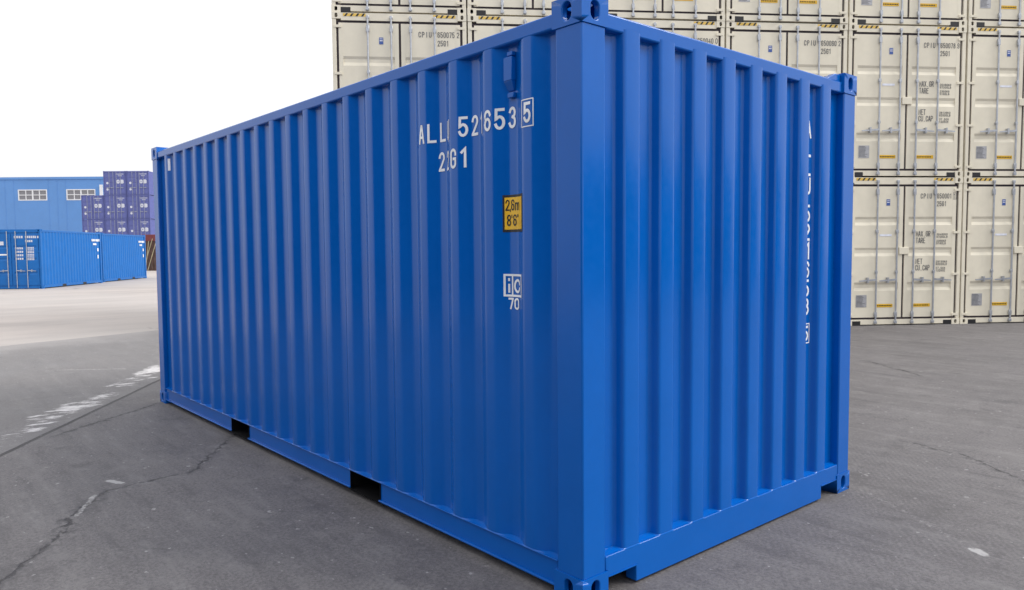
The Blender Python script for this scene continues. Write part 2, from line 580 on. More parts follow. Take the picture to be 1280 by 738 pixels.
def frame_quads(x0, x1, z0, z1, t):
    return [rect(x0, x1, z0, z0 + t), rect(x0, x1, z1 - t, z1), rect(x0, x0 + t, z0 + t, z1 - t), rect(x1 - t, x1, z0 + t, z1 - t)]


def clip(poly, a, sign):
    out = []
    for i in range(len(poly)):
        p, q = poly[i], poly[(i + 1) % len(poly)]
        dp, dq = (p.x - a) * sign, (q.x - a) * sign
        if dp >= 0:
            out.append(p)
        if dp * dq < 0:
            out.append(p.lerp(q, dp / (dp - dq)))
    return out


def wrap_quads(quads, prof, place, lift=0.0016):
    """lay flat lettering on a corrugated sheet; prof = sorted [(s, depth)], place(s, depth, z) -> xyz"""
    mb = MB()
    for i in range(len(prof) - 1):
        (s0, d0), (s1, d1) = prof[i], prof[i + 1]
        if s1 - s0 < 1e-6:
            continue
        k = lift * math.hypot(1, (d1 - d0) / (s1 - s0))
        for q in quads:
            lo, hi = min(p.x for p in q), max(p.x for p in q)
            if hi <= s0 or lo >= s1:
                continue
            c = clip(clip(q, s0, 1), s1, -1)
            if len(c) < 3:
                continue
            vs = [place(p.x, d0 + (d1 - d0) * (p.x - s0) / (s1 - s0) - k - p.z, p.y) for p in c]
            mb.add(vs, [tuple(range(len(vs)))])
    return mb


def flat_quads(quads, place):
    mb = MB()
    for q in quads:
        mb.add([place(p.x, -p.z, p.y) for p in q], [(0, 1, 2, 3)])
    return mb


# ------------------------------------------------------------------ corner casting
def holed(mb, org, u, v, n, w, h, hw, hh, depth, k=6, oval=True):
    """rectangular outer face w x h (from org along u, v; outward n) with a stadium hole hw x hh in its middle"""
    org, u, v, n = Vector(org), Vector(u), Vector(v), Vector(n)
    cx, cy = w / 2, h / 2
    pts = []
    r = min(hw, hh) / 2
    N_ = 4 * k
    for i in range(N_):
        t = 2 * math.pi * (i + 0.5) / N_
        c, s = math.cos(t), math.sin(t)
        ex, ey = hw / 2 - r, hh / 2 - r
        pts.append((cx + r * c + (ex if c > 0 else -ex), cy + r * s + (ey if s > 0 else -ey)))
    outer = []
    for i in range(N_):
        t = 2 * math.pi * (i + 0.5) / N_
        c, s = math.cos(t), math.sin(t)
        kx = cx / abs(c) if abs(c) > 1e-6 else 1e9
        ky = cy / abs(s) if abs(s) > 1e-6 else 1e9
        kk = min(kx, ky)
        outer.append((cx + c * kk, cy + s * kk))
    P = lambda p, d=0.0: org + u * p[0] + v * p[1] - n * d
    corners = [(w, h), (0, h), (0, 0), (w, 0)]
    vs = [P(p) for p in outer] + [P(p) for p in pts] + [P(p, depth) for p in pts] + [P(p) for p in corners]
    fs = []
    # corner i sits between outer[q*k-1+k] and the next quadrant, at angle 45 deg-ish: find wrap positions
    flip = u.cross(v).dot(n) < 0
    for i in range(N_):
        j = (i + 1) % N_
        a, b = outer[i], outer[j]
        f = [i, j, N_ + j, N_ + i]
        if abs(a[0] - b[0]) > 1e-6 and abs(a[1] - b[1]) > 1e-6:      # passes a corner
            mx = w if (a[0] + b[0]) > w else 0
            my = h if (a[1] + b[1]) > h else 0
            ci = 3 * N_ + corners.index((mx, my))
            f = [i, ci, j, N_ + j, N_ + i]
        fs.append(tuple(f if not flip else reversed(f)))
        g = [N_ + i, N_ + j, 2 * N_ + j, 2 * N_ + i]
        fs.append(tuple(g if not flip else reversed(g)))
    mb.add(vs, fs)


def plane(mb, org, u, v, n, w, h):
    org, u, v, n = Vector(org), Vector(u), Vector(v), Vector(n)
    vs = [org, org + u * w, org + u * w + v * h, org + v * h]
    f = (0, 1, 2, 3) if u.cross(v).dot(n) > 0 else (3, 2, 1, 0)
    mb.add(vs, [f])


def casting(corner, sx, sy, sz, L=0.178, W=0.162, H=0.118):
    """corner = outer corner; sx, sy, sz = directions from it into the container"""
    mb = MB()
    c = Vector(corner)
    X, Y, Z = Vector((sx, 0, 0)), Vector((0, sy, 0)), Vector((0, 0, sz))
    holed(mb, c, X, Z, -Y, L, H, 0.052, 0.079, 0.028)          # long side face
    holed(mb, c, Y, Z, -X, W, H, 0.052, 0.079, 0.028)          # end face
    holed(mb, c, X, Y, -Z, L, W, 0.124, 0.0635, 0.028)         # top / bottom
    plane(mb, c + Y * W, X, Z, Y, L, H)
    plane(mb, c + X * L, Y, Z, X, W, H)
    plane(mb, c + Z * H, X, Y, Z, L, W)
    return mb


def weld(o, d=0.0004):
    import bmesh
    bm = bmesh.new()
    bm.from_mesh(o.data)
    bmesh.ops.remove_doubles(bm, verts=bm.verts, dist=d)
    bm.to_mesh(o.data)
    bm.free()
    return o


# ------------------------------------------------------------------ the setting
def sheet(name, pts, z, mat):
    mb = MB().add([(x, y, z) for x, y in pts], [tuple(range(len(pts)))])
    return mb.build(name, mat, kind='structure')


sheet('ground', [(-3000, -3000), (3000, -3000), (3000, 3000), (-3000, 3000)], -0.004, M['concrete'])
B0, B1 = Vector((-12.848, -0.60)), Vector((-13.695, 2.089))
bd = (B1 - B0).normalized()
edge = []
for i in range(121):                                   # slightly ragged edge of the darker paving
    t = -30 + i * 0.5
    j = random.uniform(-0.03, 0.03)
    p = B0 + bd * t + Vector((j, 0))
    edge.append((p.x, p.y))
pts = [(edge[0][0] - bd.x * 60, edge[0][1] - bd.y * 60)] + edge + [(edge[-1][0] + bd.x * 60, edge[-1][1] + bd.y * 60), (90, 90), (90, -90)]
o = sheet('yard_paving', list(reversed(pts)), 0.0, M['asphalt'])


# ------------------------------------------------------------------ the blue container in front
LEN, WID, HGT = 6.058, 2.438, 2.591
SD, SY = 0.036, 0.008          # side corrugation depth, setback
ED, EX = 0.046, 0.008          # end corrugation depth, setback


def side_profile():
    P = [(-0.160, SD), (-0.241, SD)]
    for k in range(20):
        x = -0.381 - 0.278 * k
        P += [(x + 0.072, 0), (x, 0), (x - 0.068, SD), (x - 0.138, SD)]
    P = P[:-1] + [(-5.890, SD)]
    return round_poly(P, 0.018, 4)


def end_profile():
    P = [(0.140, ED), (0.257, ED)]
    for k in range(8):
        y = 0.275 + 0.25 * k
        P += [(y, 0), (y + 0.11, 0), (y + 0.128, ED), (y + 0.232, ED)]
    P = P[:-1] + [(2.30, ED)]
    return round_poly(P, 0.016, 4)


main = empty('shipping_container')
tag(main, 'glossy blue twenty foot shipping container numbered 521653, standing alone on the dark paving', 'container')


def corrugated(prof, place, z0, z1):
    mb = MB()
    n = len(prof)
    vs = [place(s, d, z0) for s, d in prof] + [place(s, d, z1) for s, d in prof]
    mb.add(vs, [(i, i + 1, n + i + 1, n + i) for i in range(n - 1)])
    return mb


SP, EP = side_profile(), end_profile()
Z0, Z1 = 0.158, 2.49
corrugated(SP, lambda s, d, z: (s, SY + d, z), Z0, Z1).build('side_wall', M['blue'], main, smooth=60)
corrugated(SP, lambda s, d, z: (s, WID - SY - d, z), Z0, Z1).build('side_wall', M['blue'], main, smooth=60)
corrugated(EP, lambda s, d, z: (-EX - d, s, z), 0.178, 2.49).build('end_wall', M['blue'], main, smooth=60)
def weld_bead(prof, place, zb):
    mb = MB()
    n = len(prof)
    vs = [place(s, d - 0.001, zb + 0.003 + 0.16 * d) for s, d in prof] + \
         [place(s, d - 0.002 - 0.5 * d, zb + 0.0015 + 0.04 * d) for s, d in prof] + \
         [place(s, d - 0.003 - 0.85 * d, zb - 0.003) for s, d in prof]
    mb.add(vs, [(i, n + i, n + i + 1, i + 1) for i in range(n - 1)] + [(n + i, 2 * n + i, 2 * n + i + 1, n + i + 1) for i in range(n - 1)])
    return mb


weld_bead(SP, lambda s, d, z: (s, SY + d, z), 0.160).build('weld_bead', M['blue'], main, smooth=70)
weld_bead(EP, lambda s, d, z: (-EX - d, s, z), 0.184).build('weld_bead', M['blue'], main, smooth=70)
# roof with shallow cross corrugation
rp = []
for k in range(25):
    x = -0.20 - 0.232 * k
    rp += [(x, 0), (x - 0.09, 0), (x - 0.11, 0.02), (x - 0.21, 0.02)]
mb = MB()
vs = [(s, 0.05, 2.558 - d) for s, d in rp] + [(s, WID - 0.05, 2.558 - d) for s, d in rp]
nn = len(rp)
mb.add(vs, [(i, nn + i, nn + i + 1, i + 1) for i in range(nn - 1)])
mb.build('roof', M['blue'], main)
MB().box(-5.95, -0.06, 0.07, WID - 0.07, 0.165, 0.195).build('floor', M['shade_black'], main)
# corner castings
for cx, sx in ((0.0, -1), (-LEN, 1)):
    for cy, sy in ((0.0, 1), (WID, -1)):
        for cz, sz in ((0.001, 1), (HGT, -1)):
            o = weld(casting((cx, cy, cz), sx, sy, sz).build('corner_casting', M['blue'], main, bevel=0.005, seg=3))
# corner posts
for cx, sx in ((-0.005, -1), (-LEN + 0.005, 1)):
    for cy, sy in ((0.005, 1), (WID - 0.005, -1)):
        MB().box(cx, cx + sx * 0.158, cy, cy + sy * 0.145, 0.114, 2.477).build('corner_post', M['blue'], main, bevel=0.009, seg=3)
# top side rails: square hollow section
for y0, y1 in ((0.007, 0.067), (WID - 0.067, WID - 0.007)):
    MB().box(-5.885, -0.173, y0, y1, 2.478, 2.545).build('top_side_rail', M['blue'], main, bevel=0.009, seg=3)
# bottom side rails, interrupted by the fork pockets
POCK = [(-4.085, -3.720), (-2.050, -1.695)]
for y0, s in ((0.006, 1), (WID - 0.006, -1)):
    cuts = [-5.884] + [c for p in POCK for c in p] + [-0.174]
    mb = MB()
    mb.box(-5.894, -0.164, y0, y0 + s * 0.058, 0.154, 0.160)          # top flange, runs through
    o = mb.build('bottom_side_rail', M['blue'], main, bevel=0.0015)
    web = MB()
    for a, b in ((cuts[0], cuts[1]), (cuts[2], cuts[3]), (cuts[4], cuts[5])):
        web.box(a, b, y0 + s * 0.012, y0 + s * 0.020, 0.050, 0.1535)
    web.box(-0.1735, -0.1635, y0 + s * 0.012, y0 + s * 0.020, 0.1195, 0.1535)
    web.box(-5.8945, -5.8845, y0 + s * 0.012, y0 + s * 0.020, 0.1195, 0.1535)
    web.build('web_plate', M['blue'], o, bevel=0.001)
    lip = MB()
    for a, b in ((cuts[0], cuts[1]), (cuts[2], cuts[3]), (cuts[4], cuts[5])):
        lip.box(a, b, y0 - s * 0.004, y0 + s * 0.045, 0.040, 0.0495)
    lip.build('bottom_flange', M['blue'], o, bevel=0.002)
# fork pockets: tunnels across the floor, their shade put into the near-black colour
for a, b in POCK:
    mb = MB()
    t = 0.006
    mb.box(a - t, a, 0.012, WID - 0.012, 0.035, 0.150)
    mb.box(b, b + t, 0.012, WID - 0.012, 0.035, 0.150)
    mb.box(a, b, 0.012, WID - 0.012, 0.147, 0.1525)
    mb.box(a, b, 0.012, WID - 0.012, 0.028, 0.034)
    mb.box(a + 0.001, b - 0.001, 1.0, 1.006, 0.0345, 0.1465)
    mb.build('fork_pocket', M['shade_black'], main)
# cross members under the floor
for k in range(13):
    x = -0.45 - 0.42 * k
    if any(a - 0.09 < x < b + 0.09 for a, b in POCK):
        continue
    MB().box(x - 0.02, x + 0.02, 0.07, WID - 0.07, 0.045, 0.164).build('cross_member', M['shade_black'], main)
# end header with gussets rising to the castings
hd = MB().box(-0.075, -0.014, 0.163, WID - 0.163, 2.472, 2.540).build('end_header', M['blue'], main, bevel=0.008, seg=3)
for ya, yb in ((WID - 0.163, WID - 0.33),):
    mb = MB()
    lo, hi = (ya, yb)
    s = 1 if yb > ya else -1
    v = [(-0.070, ya, 2.539), (-0.024, ya, 2.539), (-0.024, yb, 2.539), (-0.070, yb, 2.539),
         (-0.070, ya, 2.582), (-0.024, ya, 2.582), (-0.024, ya + s * 0.06, 2.582), (-0.070, ya + s * 0.06, 2.582)]
    if s > 0:
        mb.hexa([v[i] for i in (0, 1, 2, 3, 4, 5, 6, 7)])
    else:
        mb.hexa([v[i] for i in (3, 2, 1, 0, 7, 6, 5, 4)])
    mb.build('gusset', M['blue'], hd, bevel=0.004)
# end sill with the two notches beside the castings
sill = MB()
sill.box(-0.070, -0.006, 0.1635, 0.358, 0.092, 0.184)
sill.box(-0.070, -0.006, 0.358, 2.085, 0.012, 0.184)
sill.box(-0.070, -0.006, 2.085, WID - 0.1635, 0.092, 0.184)
so = weld(sill.build('end_sill', M['blue'], main))
import bmesh as _bm
so.data.clear_geometry()
prof = [(0.151, 0.1195), (0.1635, 0.1195), (0.1635, 0.092), (0.358, 0.092), (0.358, 0.012), (2.085, 0.012), (2.085, 0.092), (WID - 0.1635, 0.092), (WID - 0.1635, 0.1195), (WID - 0.151, 0.1195), (WID - 0.151, 0.184), (0.151, 0.184)]
n8 = len(prof)
mb = MB()
mb.add([(-0.006, y, z) for y, z in prof] + [(-0.070, y, z) for y, z in prof],
       [tuple(range(n8)), tuple(reversed(range(n8, 2 * n8)))] + [(i, n8 + i, n8 + (i + 1) % n8, (i + 1) % n8) for i in range(n8)])
so.data.from_pydata(mb.v, [], mb.f)
so.data.materials.clear()
so.data.materials.append(M['blue'])
so.data.shade_smooth()
so.data.set_sharp_from_angle(angle=math.radians(35))
bv = so.modifiers.new('bevel', 'BEVEL')
bv.width, bv.segments, bv.limit_method, bv.angle_limit = 0.004, 2, 'ANGLE', math.radians(45)
# notch plate above each recess (thin lip)
for ya, yb in ((0.166, 0.362), (2.081, WID - 0.166)):
    MB().box(-0.075, -0.002, ya, yb, 0.0895, 0.0945).build('recess_lip', M['blue'], so)
# door end (far side): two plain corrugated doors, header and sill
MB().box(-LEN + 0.014, -LEN + 0.075, 0.163, WID - 0.163, 2.472, 2.545).build('door_header', M['blue'], main, bevel=0.006)
MB().box(-LEN + 0.006, -LEN + 0.07, 0.163, WID - 0.163, 0.02, 0.15).build('door_sill', M['blue'], main, bevel=0.004)
for y0, y1 in ((0.155, 1.214), (1.224, WID - 0.155)):
    d = MB().box(-LEN + 0.02, -LEN + 0.06, y0, y1, 0.155, 2.468).build('door', M['blue'], main, bevel=0.004)
    for yy in (y0 + 0.25, y1 - 0.25):
        MB().tube((-LEN - 0.0, yy, 0.08), (-LEN - 0.0, yy, 2.52), 0.016).build('lock_rod', M['rod'], d, smooth=40)

# ventilators on the side wall
def ventilator(xc, zt, white=False):
    w, hgt, ta = 0.058, 0.108, 0.045
    yb = SY + SD - 0.001
    yf = SY + 0.006
    mb = MB()
    x0, x1 = xc - w / 2, xc + w / 2
    mb.box(x0, x1, yf, yb, zt - hgt, zt)
    # tapered foot
    mb.hexa([(x0 + 0.008, yb - 0.006, zt - hgt - ta), (x1 - 0.008, yb - 0.006, zt - hgt - ta), (x1 - 0.008, yb, zt - hgt - ta), (x0 + 0.008, yb, zt - hgt - ta),
             (x0, yf, zt - hgt - 0.0005), (x1, yf, zt - hgt - 0.0005), (x1, yb, zt - hgt - 0.0005), (x0, yb, zt - hgt - 0.0005)])
    o = mb.build('ventilator', M['white'] if white else M['blue'], main, bevel=0.004)
    if not white:
        MB().box(xc - 0.012, xc + 0.030, yb - 0.020, yb, zt - hgt - ta - 0.032, zt - hgt - ta - 0.008).build('bracket', M['blue'], o, bevel=0.003)
        MB().box(xc - 0.010, xc + 0.028, yb - 0.024, yb, zt + 0.004, zt + 0.024).build('bracket', M['blue'], o, bevel=0.003)
    return o


ventilator(-0.488, 2.424)
v2 = wrap_quads([rect(-5.577, -5.548, 2.33, 2.445)], sorted(SP), lambda s, d, z: (s, SY + d, z))
v2.build('white_label', M['sticker_white'], main)

# lettering on the side wall
sp = sorted(SP)
onside = lambda s, d, z: (s, SY + d, z)
zb, hh, cw, sw = 2.102, 0.100, 0.050, 0.0135
for ch, xc in zip('ALLU521653', (-1.186, -1.113, -1.040, -0.968, -0.838, -0.769, -0.698, -0.628, -0.556, -0.487)):
    wrap_quads(strokes(ch, xc - cw / 2, zb, cw, hh, sw), sp, onside).build('letter' if ch.isalpha() else 'numeral', M['white'], main)
cf = wrap_quads(frame_quads(-0.389, -0.306, 2.088, 2.212, 0.005), sp, onside).build('check_digit_frame', M['white'], main)
wrap_quads(strokes('5', -0.346 - 0.024, 2.106, 0.048, 0.092, 0.0135), sp, onside).build('numeral', M['white'], cf)
for ch, xc in zip('22G1', (-1.052, -0.978, -0.905, -0.833)):
    wrap_quads(strokes(ch, xc - cw / 2, 1.950, cw, hh, sw), sp, onside).build('letter' if ch.isalpha() else 'numeral', M['white'], main)
# yellow height label
hl = wrap_quads([rect(-0.547, -0.388, 1.622, 1.796)], sp, onside, 0.0012).build('height_label', M['black'], main)
wrap_quads([rect(-0.537, -0.398, 1.634, 1.784)], sp, onside, 0.0020).build('yellow_field', M['yellow'], hl)
q = strokes('2', -0.533, 1.722, 0.023, 0.052, 0.0065) + strokes(',', -0.510, 1.722, 0.010, 0.05, 0.006) + \
    strokes('6', -0.500, 1.722, 0.023, 0.052, 0.0065) + strokes('m', -0.473, 1.722, 0.038, 0.052, 0.0065) + \
    strokes('8', -0.526, 1.650, 0.025, 0.054, 0.007) + strokes("'", -0.502, 1.650, 0.014, 0.054, 0.006) + \
    strokes('6', -0.486, 1.650, 0.025, 0.054, 0.007) + strokes('"', -0.460, 1.650, 0.018, 0.054, 0.0055)
wrap_quads(q, sp, onside, 0.0028).build('height_text', M['black'], hl)
# approval mark: two framed letters over a number
q = frame_quads(-0.545, -0.408, 1.318, 1.425, 0.010) + [rect(-0.500, -0.490, 1.328, 1.415)]
q += strokes('i', -0.530, 1.336, 0.026, 0.072, 0.0115) + strokes('c', -0.484, 1.336, 0.054, 0.088, 0.0115)
q += strokes('7', -0.522, 1.258, 0.034, 0.055, 0.0095) + strokes('0', -0.482, 1.258, 0.036, 0.055, 0.0095)
wrap_quads(q, sp, onside).build('approval_mark', M['white'], main)
# number written downwards on the end wall
ep = sorted(EP)
onend = lambda s, d, z: (-EX - d, s, z)
tops = [2.279, 2.170, 2.060, 1.950, 1.790, 1.680, 1.570, 1.460, 1.350, 1.240]
for ch, zt in zip('ALLU521653', tops):
    wrap_quads(strokes(ch, 1.9185 + (0.018 if ch == '1' else 0), zt - 0.102, 0.066, 0.102, 0.015), ep, onend).build('letter' if ch.isalpha() else 'numeral', M['white'], main)
q = strokes('5', 1.925, 0.984, 0.058, 0.090, 0.014) + frame_quads(1.911, 1.996, 0.969, 1.089, 0.006)
wrap_quads(q, ep, onend).build('check_digit_frame', M['white'], main)


# ------------------------------------------------------------------ stacked containers: generic door-end builder
def gen_side(L, H, w_out=0.072, per=0.278, depth=0.036):
    P = [(0.16, depth)]
    x = 0.24
    while x + 0.21 < L - 0.16:
        P += [(x, depth), (x + 0.068, 0), (x + 0.14, 0), (x + 0.208, depth)]
        x += per
    P.append((L - 0.16, depth))
    return P


def freight_container(name, W, H, mat, gmat, detail=2, L=6.058):
    """local frame: door end in the plane y = 0 facing -y, x to the right as seen, y into the box"""
    root = empty(name)
    P = gen_side(L, H)
    for x0, s in ((0.006, 1), (W - 0.006, -1)):
        corrugated(P, lambda t, d, z: (x0 + s * d, t, z), 0.14, H - 0.10).build('side_wall', mat, root)
        MB().box(x0, x0 + s * 0.06, 0.178, L - 0.178, H - 0.11, H - 0.035).build('top_side_rail', mat, root)
        ro = MB().box(x0, x0 + s * 0.05, 0.178, L - 0.178, 0.04, 0.16).build('bottom_side_rail', mat, root)
        for yp in (2.0, 4.05):
            MB().box(x0 - s * 0.003, x0 + s * 0.03, yp - 0.18, yp + 0.18, 0.03, 0.135).build('fork_pocket', M['black'], ro)  # solid black block; the shade of the opening is its colour
    MB().box(0.02, W - 0.02, 0.05, L - 0.05, H - 0.05, H - 0.04).build('roof', mat, root)
    MB().box(0.02, W - 0.02, L - 0.06, L - 0.02, 0.10, H - 0.05).build('end_wall', mat, root)
    MB().box(0.04, W - 0.04, 0.06, L - 0.06, 0.10, 0.14).build('floor', M['shade_black'], root)
    for cx, sx in ((0, 1), (W, -1)):
        for cz, sz in ((0.001, 1), (H - 0.001, -1)):
            o = weld(casting((cx, 0, cz), sx, 1, sz, 0.162, 0.178).build('corner_casting', mat, root))
            MB().box(cx, cx + sx * 0.162, L - 0.178, L, cz, cz + sz * 0.118).build('corner_casting', mat, root)
        MB().box(cx + sx * 0.004, cx + sx * 0.075, 0.006, 0.11, 0.119, H - 0.119).build('corner_post', mat, root, bevel=0.006 if detail > 1 else 0)
        MB().box(cx + sx * 0.004, cx + sx * 0.12, L - 0.15, L - 0.004, 0.119, H - 0.119).build('corner_post', mat, root)
    # header and sill
    hz = H - 0.145
    MB().box(0.1625, W - 0.1625, 0.012, 0.11, hz, H - 0.012).build('door_header', mat, root)
    sl_ = MB().box(0.1625, W - 0.1625, 0.010, 0.11, 0.020, 0.118).build('door_sill', mat, root)
    if detail > 1:
        for a in (0.166, W - 0.166 - 0.17):
            MB().box(a, a + 0.17, 0.006, 0.06, 0.0, 0.088).build('sill_recess_shade', M['black'], sl_)  # black block in place of a hollow, shade put into its colour
    z0, z1 = 0.157, hz - 0.042
    MB().box(0.078, W - 0.078, 0.040, 0.046, 0.119, hz - 0.001).build('door_gasket', gmat, root)
    mid = W * 0.5
    doors = []
    for di, (a, b) in enumerate(((0.118, mid - 0.021), (mid + 0.021, W - 0.118))):
        # pressed panel: proud face with four shallow recessed bands
        prof = [(z0, 0.0)]
        bands = [(0.105, 0.165), (0.30, 0.36), (0.545, 0.605), (0.775, 0.835)]
        bands = [(0.205, 0.270), (0.470, 0.535), (0.705, 0.770)]
        hh_ = z1 - z0
        for p, q_ in bands:
            za, zb_ = z0 + p * hh_, z0 + q_ * hh_
            prof += [(za, 0.0), (za + 0.06, 0.020), (zb_ - 0.045, 0.020), (zb_, 0.0)]
        prof.append((z1, 0.0))
        ia, ib = a + 0.075, b - 0.075
        mb = MB()
        n_ = len(prof)
        yf = 0.018
        vs = [(ia, yf + d, z) for z, d in prof] + [(ib, yf + d, z) for z, d in prof]
        mb.add(vs, [(i, n_ + i, n_ + i + 1, i + 1) for i in range(n_ - 1)])
        d_ = mb.build('door', mat, root)
        d_['label'] = 'left hand door' if di == 0 else 'right hand door'
        fr = MB()
        fr.box(a, ia, yf - 0.002, 0.039, z0, z1).box(ib, b, yf - 0.002, 0.039, z0, z1)
        fr.build('door_stile', mat, d_)
        doors.append(d_)
        # hinges at the outer edge
        for zh in (0.20, 0.30 * H + 0.13, 0.62 * H + 0.02, H - 0.25):
            xa, xb = (0.035, a + 0.05) if di == 0 else (b - 0.05, W - 0.035)
            MB().box(xa, xb, -0.002, 0.0155, zh - 0.022, zh + 0.022).build('hinge', mat, d_)
    # locking rods
    rx = [0.264 * W, 0.437 * W, 0.581 * W, 0.760 * W]
    zhd = 0.31 * H
    for i, x in enumerate(rx):
        d_ = doors[0 if i < 2 else 1]
        r = MB().tube((x, -0.014, 0.055), (x, -0.014, H - 0.085), 0.017, 8).build('lock_rod', M['rod'], d_, smooth=50)
        if detail > 1:
            for zz, w2, h2 in ((0.065, 0.030, 0.030), (0.22, 0.026, 0.05), (zhd + 0.15, 0.024, 0.03), (0.635 * H, 0.026, 0.035), (H - 0.29, 0.028, 0.06), (H - 0.09, 0.026, 0.028)):
                MB().box(x - w2, x + w2, -0.030, 0.012, zz - h2, zz + h2).build('bracket', M['rod'], r, bevel=0.006, seg=1)
        s = -1 if i < 2 else 1
        h_ = MB()
        h_.hexa([(x, -0.045, zhd - 0.018), (x + s * 0.36, -0.040, zhd - 0.034), (x + s * 0.36, -0.028, zhd - 0.034), (x, -0.030, zhd - 0.018),
                 (x, -0.045, zhd + 0.022), (x + s * 0.36, -0.040, zhd - 0.012), (x + s * 0.36, -0.028, zhd - 0.012), (x, -0.030, zhd + 0.022)] if s > 0 else
                [(x - 0.36, -0.040, zhd - 0.034), (x, -0.045, zhd - 0.018), (x, -0.030, zhd - 0.018), (x - 0.36, -0.028, zhd - 0.034),
                 (x - 0.36, -0.040, zhd - 0.012), (x, -0.045, zhd + 0.022), (x, -0.030, zhd + 0.022), (x - 0.36, -0.028, zhd - 0.012)])
        h_.box(x + s * 0.17, x + s * 0.20, -0.050, 0.012, zhd - 0.06, zhd + 0.045)
        h_.build('handle', M['rod'], r)
    return root, doors


def decal(quads, y, name, mat, parent):
    o = flat_quads(quads, lambda s, d, z: (s, y + d, z)).build(name, mat, parent)
    if len(quads) > 4:
        o['kind'] = 'stuff'          # print too fine to pick apart
    return o


# ---- beige high-cube stack
BW, BH = 2.400, 2.896
beige, (dl, dr) = freight_container('stacked_container', BW, BH, M['beige'], M['gasket'])
tag(beige, '', 'container', 'beige containers in the high stack')
YD = 0.0135
MB().box(BW / 2 - 0.10, BW / 2 + 0.10, -0.012, 0.014, 1.39, 1.53).build('lock_box', M['beige'], dr, bevel=0.008)
for a in (0.20, BW - 0.20 - 0.40):
    hz_ = decal([rect(a, a + 0.40, BH - 0.075, BH - 0.022)], 0.0095, 'hazard_strip', M['hazard_yellow'], beige)
    st = []
    for k in range(4):
        x = a + 0.02 + k * 0.10
        st.append([Vector((x, BH - 0.075, 0)), Vector((x + 0.035, BH - 0.075, 0)), Vector((x + 0.072, BH - 0.022, 0)), Vector((x + 0.037, BH - 0.022, 0))])
    decal(st, 0.0075, 'black_stripes', M['black'], hz_)
decal([rect(0.66, 1.00, 0.355, 0.42)], YD, 'warning_label', M['yellow'], dl)
decal([rect(1.42, 1.78, 0.355, 0.42)], YD, 'warning_label', M['yellow'], dr)
for o_, x0 in ((dl, 0.68), (dr, 1.44)):
    decal([rect(x0 + k * 0.034, x0 + k * 0.034 + 0.024, 0.377, 0.398) for k in range(9)], YD - 0.002, 'warning_text', M['black'], o_)
bs = decal([rect(0.83, 0.905, 2.34, 2.46)], YD, 'blue_sticker', M['sticker_blue'], dl)
decal([rect(0.84, 0.895, 2.395, 2.41), rect(0.84, 0.895, 2.43, 2.44)], YD - 0.002, 'sticker_print', M['sticker_white'], bs)
decal([rect(0.70, 0.95, 1.745, 1.785)], YD, 'white_strip', M['sticker_white'], dl)
pl_ = decal([rect(0.24, 0.46, 0.36, 0.60)], YD, 'data_plate', M['plate'], dl)
pq = []
for k in range(9):
    z = 0.38 + k * 0.024
    pq.append(rect(0.25, 0.25 + random.uniform(0.12, 0.2), z, z + 0.009))
decal(pq, YD - 0.002, 'plate_print', M['grey_print'], pl_)
# weight table
q = text_quads('MAX.GR', 1.455, 1.735, 0.044, 0.108, 0.0115, 0.051) + text_quads('TARE', 1.455, 1.605, 0.044, 0.108, 0.0115, 0.051)
q += text_quads('NET', 1.455, 1.195, 0.044, 0.108, 0.0115, 0.051) + text_quads('CU.CAP', 1.455, 1.070, 0.044, 0.108, 0.0115, 0.051)
decal(q, YD, 'weight_heading', M['grey_print'], dr)
q = []
for z, s in ((1.755, '30480KG'), (1.705, '67200LB'), (1.63, '2350KG'), (1.58, '5180LB'), (1.22, '28130KG'), (1.17, '62020LB'), (1.095, '37.5CM'), (1.045, '1325CF')):
    if 'F' in s:
        s = s.replace('F', 'E')
    q += text_quads(s, 1.885, z, 0.026, 0.042, 0.007, 0.034)
decal(q, YD, 'weight_figures', M['grey_print'], dr)

TH = math.radians(55.07)
SX, SYv = Vector((math.cos(TH), math.sin(TH), 0)), Vector((-math.sin(TH), math.cos(TH), 0))
S0 = Vector((-10.281, 4.236, 0)) + SX * 0.013
NUM = {(1, 0): '6500752', (1, 2): '6500400', (1, 3): '6500602', (1, 4): '6500789', (0, 4): '6500011'}
NAMES = {
    (0, 0): 'beige container on the ground, two below the end of the third tier, under number 650075',
    (0, 1): 'beige container on the ground, second from the open end of the stacked row',
    (0, 2): 'beige container on the ground, directly under the one numbered 650040',
    (0, 3): 'beige bottom tier container hidden behind the blue one, below number 650060',
    (0, 4): 'beige container numbered 650001 standing on the paving, bottom of its column',
    (0, 5): 'beige container on the paving beside the one numbered 650001, its column bottom',
    (1, 0): 'beige container numbered 650075 at the open end of the row, second tier',
    (1, 1): 'beige second tier container between numbers 650075 and 650040, mostly behind the blue roof rail',
    (1, 2): 'beige second tier container beside number 650060, only its upper edge above blue container',
    (1, 3): 'beige container numbered 650060 in the second tier, partly behind the blue container',
    (1, 4): 'beige container numbered 650078 stacked on top of number 650001',
    (1, 5): 'beige second tier container beside number 650078, on top of the last bottom one',
    (2, 0): 'beige container on top of number 650075, at the open end of the third tier',
    (2, 1): 'beige third tier container beside the one that sits on number 650075',
    (2, 2): 'beige third tier container between those above number 650060 and second column',
    (2, 3): 'beige container on top of number 650060 in the third tier',
    (2, 4): 'beige third tier container resting on number 650078, whose yellow door labels show',
    (2, 5): 'beige third tier container in the last column beyond number 650078',
}
first = True
jr = random.Random(3)
